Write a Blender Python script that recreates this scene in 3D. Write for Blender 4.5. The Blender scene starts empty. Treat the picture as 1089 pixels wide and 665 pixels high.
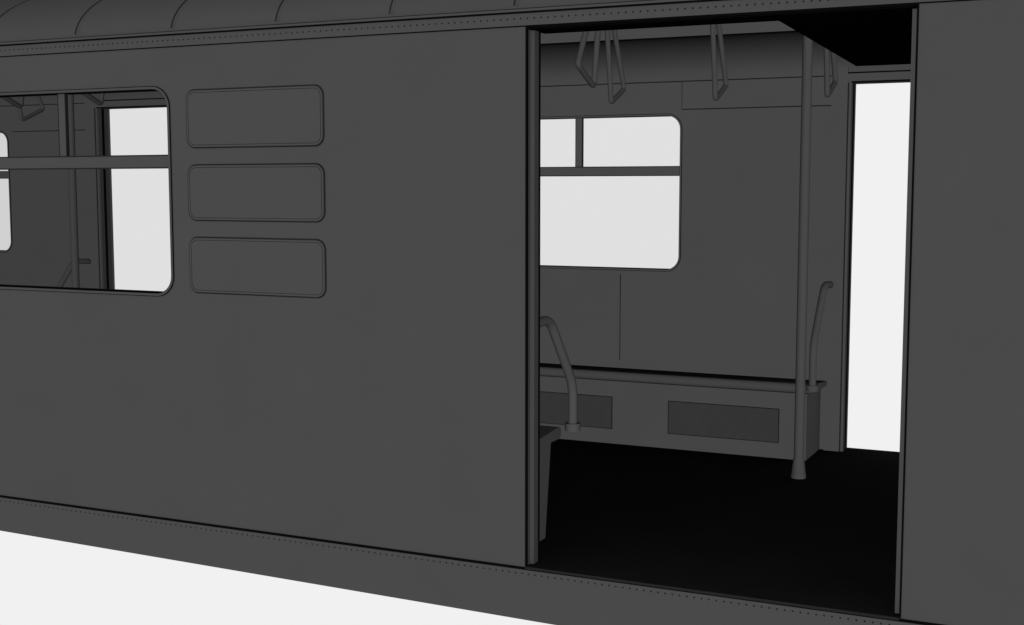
import bpy, math
from mathutils import Vector, Matrix
S=bpy.context.scene
COL=S.collection

# ------------------------------------------------------------------ materials
def mat(name,c,rough=0.9,var=0.02,scale=3.0,spec=0.0,metal=0.0):
    m=bpy.data.materials.new(name); m.use_nodes=True
    nt=m.node_tree; b=nt.nodes['Principled BSDF']
    b.inputs['Roughness'].default_value=rough
    b.inputs['Metallic'].default_value=metal
    b.inputs['Specular IOR Level'].default_value=spec
    n=nt.nodes.new('ShaderNodeTexNoise'); n.inputs['Scale'].default_value=scale
    n.inputs['Detail'].default_value=4
    tc=nt.nodes.new('ShaderNodeTexCoord')
    nt.links.new(tc.outputs['Object'],n.inputs['Vector'])
    r=nt.nodes.new('ShaderNodeMapRange')
    r.inputs['From Min'].default_value=0.3; r.inputs['From Max'].default_value=0.7
    r.inputs['To Min'].default_value=1-var; r.inputs['To Max'].default_value=1+var
    nt.links.new(n.outputs['Fac'],r.inputs['Value'])
    v=nt.nodes.new('ShaderNodeVectorMath'); v.operation='SCALE'
    v.inputs[0].default_value=(c,c,c)
    nt.links.new(r.outputs['Result'],v.inputs['Scale'])
    nt.links.new(v.outputs['Vector'],b.inputs['Base Color'])
    return m
M_EXT=mat('exterior_grey_paint',0.0285)
M_ROOF=mat('roof_grey_paint',0.028)
M_INT=mat('interior_grey_light_compensated',0.0385)  # same grey as outside, base colour raised to offset dimmer light inside
M_LOW=mat('heater_box_paint',0.0370)
M_GRI=mat('heater_grille_metal',0.028)
M_TUBE=mat('grab_tube_metal',0.037)
M_STRAP=mat('strap_metal',0.035)
M_BLK=mat('black_rubber',0.0015,var=0.1)
M_SEAM=mat('dark_seam',0.008,var=0.1)
M_FLR=mat('black_floor_covering',0.008,var=0.1)
M_SEAT=mat('seat_vinyl',0.034)
M_CEIL=mat('ceiling_panel_paint',0.04)
g=bpy.data.materials.new('window_glass'); g.use_nodes=True
nt=g.node_tree; nt.nodes.clear()
o=nt.nodes.new('ShaderNodeOutputMaterial'); t=nt.nodes.new('ShaderNodeBsdfTransparent')
t.inputs['Color'].default_value=(0.85,0.85,0.85,1)
nt.links.new(t.outputs[0],o.inputs['Surface']); M_GLASS=g

# ------------------------------------------------------------------ mesh builder
class B:
    def __init__(s): s.v=[];s.f=[];s.m=[];s.sm=[];s.mats=[]
    def mi(s,m):
        if m not in s.mats: s.mats.append(m)
        return s.mats.index(m)
    def add(s,vs,fs,m,smooth=False):
        k=len(s.v); s.v+= [tuple(p) for p in vs]; i=s.mi(m)
        for f in fs:
            s.f.append(tuple(k+a for a in f)); s.m.append(i); s.sm.append(smooth)
        return s
    def box(s,x0,x1,y0,y1,z0,z1,m):
        vs=[(x,y,z) for x in(x0,x1) for y in(y0,y1) for z in(z0,z1)]
        return s.add(vs,[(0,1,3,2),(4,6,7,5),(0,4,5,1),(2,3,7,6),(0,2,6,4),(1,5,7,3)],m)
    def prism(s,prof,x0,x1,m,smooth=False,caps=True,closed=True):
        n=len(prof); vs=[(x0,y,z) for y,z in prof]+[(x1,y,z) for y,z in prof]
        fs=[(i,(i+1)%n,n+(i+1)%n,n+i) for i in range(n if closed else n-1)]
        s.add(vs,fs,m,smooth)
        if caps and closed:
            s.add(vs,[tuple(range(n))[::-1],tuple(range(n,2*n))],m)
        return s
    def tube(s,pts,r,m,seg=14,fil=0.0,rr=None):
        P=[Vector(p) for p in pts]
        if fil>0 and len(P)>2:
            Q=[P[0]]
            for i in range(1,len(P)-1):
                a=(P[i-1]-P[i]); c=(P[i+1]-P[i])
                d=min(fil,a.length*.45,c.length*.45)
                p0=P[i]+a.normalized()*d; p1=P[i]+c.normalized()*d
                for k in range(7):
                    u=k/6; Q.append((1-u)**2*p0+2*u*(1-u)*P[i]+u*u*p1)
            Q.append(P[-1]); P=Q
        n=len(P); R=rr if rr else [r]*n
        T=[(P[min(i+1,n-1)]-P[max(i-1,0)]).normalized() for i in range(n)]
        a=Vector((1,0,0)) if abs(T[0].x)<.9 else Vector((0,1,0))
        N=(a-T[0]*a.dot(T[0])).normalized(); vs=[]
        for i in range(n):
            N=(N-T[i]*N.dot(T[i])).normalized(); Bn=T[i].cross(N)
            for k in range(seg):
                th=2*math.pi*k/seg
                vs.append(P[i]+(N*math.cos(th)+Bn*math.sin(th))*R[i])
        fs=[(i*seg+k,i*seg+(k+1)%seg,(i+1)*seg+(k+1)%seg,(i+1)*seg+k) for i in range(n-1) for k in range(seg)]
        s.add(vs,fs,m,True)
        s.add(vs,[tuple(range(seg))[::-1],tuple(range((n-1)*seg,n*seg))],m)
        return s
    def plate(s,loops,y0,y1,m):
        """flat plate in the XZ plane; loops[0] outline, the rest holes"""
        cu=bpy.data.curves.new('tmp','CURVE'); cu.dimensions='2D'; cu.fill_mode='BOTH'
        cu.extrude=abs(y1-y0)/2
        for L in loops:
            sp=cu.splines.new('POLY'); sp.points.add(len(L)-1); sp.use_cyclic_u=True
            for p,q in zip(sp.points,L): p.co=(q[0],q[1],0,1)
        ob=bpy.data.objects.new('tmp',cu); COL.objects.link(ob)
        dg=bpy.context.evaluated_depsgraph_get(); dg.update()
        me=bpy.data.meshes.new_from_object(ob.evaluated_get(dg))
        yc=(y0+y1)/2
        s.add([(v.co.x,yc-v.co.z,v.co.y) for v in me.vertices],[tuple(p.vertices) for p in me.polygons],m)
        bpy.data.objects.remove(ob); bpy.data.curves.remove(cu); bpy.data.meshes.remove(me)
        return s
    def obj(s,name,parent=None,label=None,kind=None):
        me=bpy.data.meshes.new(name); me.from_pydata(s.v,[],s.f)
        for m in s.mats: me.materials.append(m)
        for p,i,sm in zip(me.polygons,s.m,s.sm): p.material_index=i; p.use_smooth=sm
        me.update()
        ob=bpy.data.objects.new(name,me); COL.objects.link(ob)
        if parent: ob.parent=parent
        if label: ob['label']=label
        if kind: ob['kind']=kind
        return ob
def rr(x0,x1,z0,z1,r,n=7):
    L=[]
    for cx,cz,a in((x1-r,z1-r,0),(x0+r,z1-r,90),(x0+r,z0+r,180),(x1-r,z0+r,270)):
        for k in range(n+1):
            t=math.radians(a+90*k/n); L.append((cx+r*math.cos(t),cz+r*math.sin(t)))
    return L
def rect(x0,x1,z0,z1): return [(x0,z0),(x1,z0),(x1,z1),(x0,z1)]

car=bpy.data.objects.new('subway_car',None); COL.objects.link(car)
car['label']='plain grey metal subway car with one side door open'
car['category']='train car'
XL,XR=-9.2,1.6
YW=2.59; YO=2.70; T=0.10

# ------------------------------------------------------------------ near side wall
DX0,DX1,DZ=-1.903,-0.586,1.930
NW=(-4.70,-3.497,0.94,1.772)
WR=0.075
out=[(XL,-0.002),(DX0,-0.002),(DX0,DZ),(DX1,DZ),(DX1,-0.002),(XR,-0.002),(XR,1.985),(XL,1.985)]
b=B(); b.plate([out,rr(*NW,WR)],0,T,M_EXT)
b.box(XL,XR,-0.004,0.0,1.9345,1.9385,M_BLK)
b.box(XL,XR,-0.006,0.0,1.9385,1.985,M_EXT)
b.box(XL,XR,-0.012,-0.006,1.980,1.986,M_BLK)
b.obj('side_wall',car)
b=B()
b.add([(XL,-0.010,-0.103),(XR,-0.010,-0.241),(XR,-0.010,-0.010),(XL,-0.010,-0.010),
       (XL,0.06,-0.103),(XR,0.06,-0.241),(XR,0.06,-0.010),(XL,0.06,-0.010)],
      [(0,1,2,3),(7,6,5,4),(4,5,1,0),(3,2,6,7),(0,3,7,4),(1,5,6,2)],M_EXT)
b.box(XL,XR,-0.005,0.10,-0.010,-0.002,M_BLK)
b.obj('skirt_panel',car)
def rivets(z,y,x0,x1,step,r,m):
    b=B(); x=x0
    while x<x1:
        vs=[(x,y-r*.7,z)]+[(x+r*math.cos(a*math.pi/3),y,z+r*math.sin(a*math.pi/3)) for a in range(6)]
        b.add(vs,[(0,1+(k+1)%6,1+k) for k in range(6)],m); x+=step
    return b
b=rivets(1.962,-0.0065,-5.2,0.0,0.026,0.0036,M_SEAM); b.obj('rivet_row',car,kind='stuff')
b=rivets(-0.024,-0.0105,-5.4,0.0,0.026,0.0036,M_SEAM); b.obj('rivet_row',car,kind='stuff')

# vent cover panels
for z0,z1 in((1.530,1.765),(1.240,1.468),(0.948,1.178)):
    b=B(); x0,x1=-3.405,-2.748
    b.plate([rr(x0,x1,z0,z1,0.042)],-0.0015,0.001,M_SEAM)
    b.plate([rr(x0+.006,x1-.006,z0+.006,z1-.006,0.037)],-0.006,-0.0005,M_EXT)
    b.plate([rr(x0+.013,x1-.013,z0+.013,z1-.013,0.030),rr(x0+.0150,x1-.0150,z0+.0150,z1-.0150,0.028)],-0.0066,-0.0055,M_SEAM)
    b.obj('vent_cover',car)

# ------------------------------------------------------------------ windows
def window(x0,x1,z0,z1,yf,yi,mx,zt0,zt1):
    w=bpy.data.objects.new('window',None); COL.objects.link(w); w.parent=car
    f=B(); mm=M_INT if yf>1 else M_EXT
    a,bb=(yf-0.007,yf-0.0005)
    q=.0125 if yf<1 else .010
    f.plate([rr(x0-q,x1+q,z0-q,z1+q,WR+q),rr(x0-q+.003,x1+q-.003,z0-q+.003,z1+q-.003,WR+q-.003)],a+.003,bb,M_BLK)
    f.plate([rr(x0-q+.003,x1+q-.003,z0-q+.003,z1+q-.003,WR+q-.003),rr(x0,x1,z0,z1,WR)],a,bb,mm)
    f.plate([rr(x0,x1,z0,z1,WR),rr(x0+.003,x1-.003,z0+.003,z1-.003,WR-.003)],a+.004,yi+.01,M_BLK if yf<1 else M_SEAM)
    f.box(x0+.003,x1-.003,yi-.022,yi-.006,zt0+.005,zt1-.005,mm)
    f.box(x0+.003,x1-.003,yi-.024,yi-.004,zt0,zt0+.005,M_SEAM)
    f.box(x0+.003,x1-.003,yi-.024,yi-.004,zt1-.005,zt1,M_SEAM)
    f.box(mx-.018,mx+.018,yi-.020,yi-.005,zt1,z1-.003,mm)
    f.box(mx-.022,mx-.018,yi-.021,yi-.005,zt1,z1-.003,M_SEAM)
    f.box(mx+.018,mx+.022,yi-.021,yi-.005,zt1,z1-.003,M_SEAM)
    f.obj('frame',w)
    p=B(); L=rr(x0+.001,x1-.001,z0+.001,z1-.001,WR-.001)
    p.add([(x,yi,z) for x,z in L],[tuple(range(len(L)))],M_GLASS); p.obj('glass',w)
window(*NW,0.0,0.035,-4.078,1.452,1.508)
FW=[(-3.39,-2.17,0.925,1.765,-2.768),(-8.32,-7.10,0.925,1.765,-7.70)]
for q in FW: window(*q[:4],YW,YW+.03,q[4],1.438,1.492)

# ------------------------------------------------------------------ far side wall
D1=(-1.262,0.06); D2=(-6.265,-4.95); DT=1.907
out=[(XL,-0.06),(D2[0],-0.06),(D2[0],DT),(D2[1],DT),(D2[1],-0.06),(D1[0],-0.06),(D1[0],DT),(D1[1],DT),(D1[1],-0.06),(XR,-0.06),(XR,2.0),(XL,2.0)]
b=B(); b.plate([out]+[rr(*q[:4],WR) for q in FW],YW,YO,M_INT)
e=0.0025
def hs(x0,x1,z): b.box(x0,x1,YW-e,YW,z-.003,z+.003,M_SEAM)
def vs_(x,z0,z1): b.box(x-.0022,x+.0022,YW-e,YW,z0,z1,M_SEAM)
hs(-4.86,-1.36,1.945); hs(XL,-6.36,1.945)
hs(-2.165,-1.36,1.795); vs_(-2.51,0.41,0.895)
b.box(-2.1665,-2.1635,YW-.0012,YW,1.798,1.942,M_SEAM)
hs(-7.05,-6.36,1.765); vs_(-6.36,0.0,1.94)
b.obj('side_wall',car,label='inner side wall with windows and a second doorway')

# far doorways frames
for d in(D1,D2):
    fr=B()
    for sx in(-1,1):
        xe=d[0] if sx<0 else d[1]
        a0,a1=sorted((xe+sx*0.018,xe+sx*0.098))
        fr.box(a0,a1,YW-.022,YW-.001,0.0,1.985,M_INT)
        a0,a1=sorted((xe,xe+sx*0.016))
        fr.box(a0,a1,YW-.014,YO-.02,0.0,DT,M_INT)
        a0,a1=sorted((xe-sx*.004,xe)); fr.box(a0,a1,YW+.03,YW+.05,0.0,DT,M_BLK)
        a0,a1=sorted((xe+sx*.012,xe+sx*.018)); fr.box(a0,a1,YW-.016,YW-.0145,0.0,DT,M_SEAM)
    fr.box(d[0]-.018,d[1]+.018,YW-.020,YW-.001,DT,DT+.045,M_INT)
    fr.box(d[0],d[1],YW-.023,YW-.020,DT-.001,DT+.006,M_BLK)
    fr.box(d[0]-.018,d[1]+.018,YW-.024,YW-.001,DT+.045,DT+.052,M_BLK)
    fr.obj('door_frame',car)

# ------------------------------------------------------------------ near door surround + leaf edges
fr=B()
fr.box(DX0-.004,DX0+.003,-0.004,0.006,0,DZ+.002,M_BLK)
fr.box(DX0-.004,DX1+.004,-0.004,0.006,DZ,DZ+.005,M_BLK)
fr.box(DX1-.002,DX1+.004,-0.004,0.006,0,DZ+.002,M_BLK)
fr.box(DX0,DX1,0.006,0.155,DZ-.004,DZ-.001,M_BLK)
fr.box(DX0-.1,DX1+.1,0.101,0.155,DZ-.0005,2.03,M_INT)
fr.obj('door_frame',car)
for x0,x1 in((DX0-.3,DX0+.016),(DX1-.020,DX1+.3)):
    d=B(); d.box(x0,x1,0.030,0.070,0.004,DZ-.006,M_EXT)
    xe=x1 if x0<-1.6 else x0
    a0,a1=sorted((xe,xe+(0.004 if x0<-1.6 else -0.004)))
    d.box(a0,a1,0.066,0.074,0.004,DZ-.006,M_BLK)
    d.obj('sliding_door',car,label='door leaf slid back into its wall pocket')
b=B(); b.box(DX0,DX1,-0.009,0.10,-0.002,0.002,M_FLR)
b.box(DX0,DX1,-0.0105,-0.009,-0.006,0.003,M_SEAM)
b.obj('door_sill',car)

# ------------------------------------------------------------------ floor, ends
b=B(); b.box(XL,XR,0.10,YW,-0.06,0.0,M_FLR); b.box(D1[0],D1[1],YW,YO,-.06,-.001,M_FLR); b.box(D2[0],D2[1],YW,YO,-.06,-.001,M_FLR)
b.obj('car_floor',car)
for x0 in(XL-.05,XR):
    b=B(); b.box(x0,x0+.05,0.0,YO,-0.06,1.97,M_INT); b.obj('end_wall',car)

# ------------------------------------------------------------------ roof
YC=1.35
prof=[]
for k in range(49):
    a=math.pi*k/48; y=YC-YC*math.cos(a); prof.append((y,1.985+0.39*math.sin(a)))
b=B(); b.prism(prof,XL-.05,XR+.05,M_ROOF,smooth=True,closed=False)
for xx in(XL-.05,XR+.05): b.add([(xx,y,z) for y,z in prof],[tuple(range(len(prof)))],M_ROOF)
x=-1.448-0.506*15
while x<XR:
    b.tube([(x,y-.0005,z+.0005) for y,z in prof[1:-1]],0.0032,M_SEAM,seg=6)
    b.tube([(x+.012,y-.0005,z-.001) for y,z in prof[1:-1]],0.004,M_ROOF,seg=6)
    x+=0.506
b.obj('roof',car)
b=B(); b.box(XL-.05,XR+.05,-0.016,0.0,1.986,1.994,M_ROOF); b.box(XL-.05,XR+.05,-0.0165,-0.002,1.9945,1.997,M_SEAM)
b.obj('roof_gutter',car)

# ------------------------------------------------------------------ ceiling
half=[]
for k in range(13):
    a=math.pi/2*k/12
    half.append((YW-.002-0.36*(1-math.cos(a)),1.948+0.19*math.sin(a)))
half+= [(2.225,2.138),(2.222,2.205)]
for k in range(1,9):
    y=2.222-(2.222-YC)*k/8; half.append((y,2.205+0.075*(1-((y-YC)/(2.222-YC))**2)))
b=B()
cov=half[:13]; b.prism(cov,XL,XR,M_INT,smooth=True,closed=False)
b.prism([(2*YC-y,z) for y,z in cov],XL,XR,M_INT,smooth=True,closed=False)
b.prism(half[13:15],XL,XR,M_CEIL,closed=False)
b.prism([(2*YC-y,z) for y,z in half[13:15]],XL,XR,M_CEIL,closed=False)
mid=half[14:]; mid=mid+[(2*YC-y,z) for y,z in mid[::-1][1:]]
b.prism(mid,XL,XR,M_CEIL,smooth=True,closed=False)
b.box(XL,XR,2.222,2.232,2.133,2.140,M_BLK)
b.obj('ceiling',car)
# black sloping panel over the vestibule
b=B()
b.add([(-1.075,.156,1.94),(.3,.156,1.94),(.3,1.48,1.888),(-1.04,1.48,1.888),
       (-1.075,.156,2.05),(.3,.156,2.05),(.3,1.48,1.91),(-1.04,1.48,1.91)],
      [(0,3,2,1),(4,5,6,7),(0,1,5,4),(2,3,7,6),(0,4,7,3),(1,2,6,5)],M_BLK)
b.obj('ceiling_panel',car,label='black sloping ceiling panel above the doorway')

# ------------------------------------------------------------------ benches
def armrest(parent,x,side,dz):
    b=B()
    def Y(d): return YW-d if side>0 else T+d
    b.tube([(x,Y(0.0),.872),(x,Y(.165),.882),(x,Y(.40),.60),(x,Y(.40),.38+dz)],0.0185,M_TUBE,fil=.06)
    b.tube([(x,Y(.40),.37+dz),(x,Y(.40),.40+dz)],0.031,M_TUBE)
    b.obj('armrest',parent)
def bench(x0,x1,side,grilles,arms,dz=0.0,taper=0.0):
    w=bpy.data.objects.new('bench_seat',None); COL.objects.link(w); w.parent=car
    def Y(d): return YW-d if side>0 else T+d
    def P(pr): return [(Y(d),z) for d,z in pr]
    b=B(); b.prism(P([(0.002,0.001),(.33-taper,.001),(.335,.342+dz),(0.002,.342+dz)]),x0,x1,M_LOW)
    b.obj('heater_box',w)
    b=B(); pr=[(0.002,.345+dz),(.325,.345+dz)]
    for k in range(9):
        a=math.radians(-90+180*k/8); pr.append((.333+.021*math.cos(a),.369+.024*math.sin(a)+dz))
    pr.append((0.002,.366+dz))
    b.prism(P(pr),x0-.035,x1+.035,M_SEAT,smooth=False)
    b.box(x0,x1,*sorted((Y(.334),Y(.339))),0.3425+dz,0.3455+dz,M_SEAM)
    b.obj('cushion',w)
    for g0,g1 in grilles:
        b=B(); yy=Y(.3375); z0,z1=.082,.258
        b.plate([rect(g0,g1,z0,z1),rect(g0+.004,g1-.004,z0+.004,z1-.004)],yy-.004,yy+.002,M_SEAM)
        b.box(g0+.004,g1-.004,yy-.001,yy+.003,z0+.004,z1-.004,M_GRI)
        n=30
        for k in range(n):
            z=z0+.008+(z1-z0-.016)*k/(n-1); b.box(g0+.005,g1-.005,yy-.0018,yy-.001,z-.0008,z+.0008,M_SEAM)
        b.obj('heater_grille',w)
    for a in arms: armrest(w,a,side,dz)
bench(-4.82,-1.385,1,[(-2.86,-2.425),(-2.112,-1.522)],[-1.345])
bench(XL,-6.40,1,[],[-6.365])
bench(-5.45,-1.995,-1,[],[-1.93],dz=.045,taper=.05)

# ------------------------------------------------------------------ poles
for x,y in((-1.334,1.87),(-5.82,1.87)):
    b=B(); b.tube([(x,y,.10),(x,y,2.27)],0.0235,M_TUBE,seg=20)
    b.tube([(x,y,0.0),(x,y,.018),(x,y,.02),(x,y,.085),(x,y,.10)],0,M_TUBE,seg=20,rr=[.036,.036,.034,.027,.0236])
    b.obj('grab_pole',car)

# ------------------------------------------------------------------ hanging straps
def strap(x,side,dz=0):
    def Y(d): return YC+d*side
    b=B()
    lo=(x,Y(.405),1.785+dz); hi=(x,Y(.585),1.862+dz)
    b.tube([(x,Y(.325),2.235),lo,hi,(x+.004,Y(.375),2.235)],0.0125,M_STRAP,fil=.022,seg=12)
    b.tube([(x,Y(.30),2.235),(x,Y(.40),2.235)],0.018,M_STRAP)
    b.tube([(x,Y(.35),2.235),(x,Y(.35),2.272)],0.016,M_STRAP)
    o=b.obj('hanging_strap')
    o['label']='grey metal loop strap hanging from the train ceiling'
    o['category']='hand strap'; o['group']='hand straps hanging in the train car'
for x in(-1.216,-1.735,-2.255,-6.10): strap(x,1)
for x in(-2.025,-4.72,-5.27): strap(x,-1,.012)

# ------------------------------------------------------------------ light, world, camera
w=bpy.data.worlds.new('World'); S.world=w; w.use_nodes=True
bg=w.node_tree.nodes['Background']; bg.inputs['Color'].default_value=(0.879,0.879,0.879,1); bg.inputs['Strength'].default_value=1
L=bpy.data.lights.new('sun','SUN'); L.energy=5; L.angle=math.radians(2)
L.use_shadow=False
try: L.cycles.cast_shadow=False
except Exception: pass
lo=bpy.data.objects.new('sun',L); COL.objects.link(lo)
lo.rotation_euler=(math.radians(88),0,math.radians(24))
c=bpy.data.cameras.new('camera'); c.sensor_width=36; c.lens=36*1370/1089; c.clip_end=200
co=bpy.data.objects.new('camera',c); COL.objects.link(co)
co.location=(0,-4.167,1.373); co.rotation_euler=(math.radians(90-5.524),0,math.radians(25.2))
S.camera=co
S.view_settings.view_transform='Standard'; S.view_settings.look='None'; S.view_settings.exposure=0
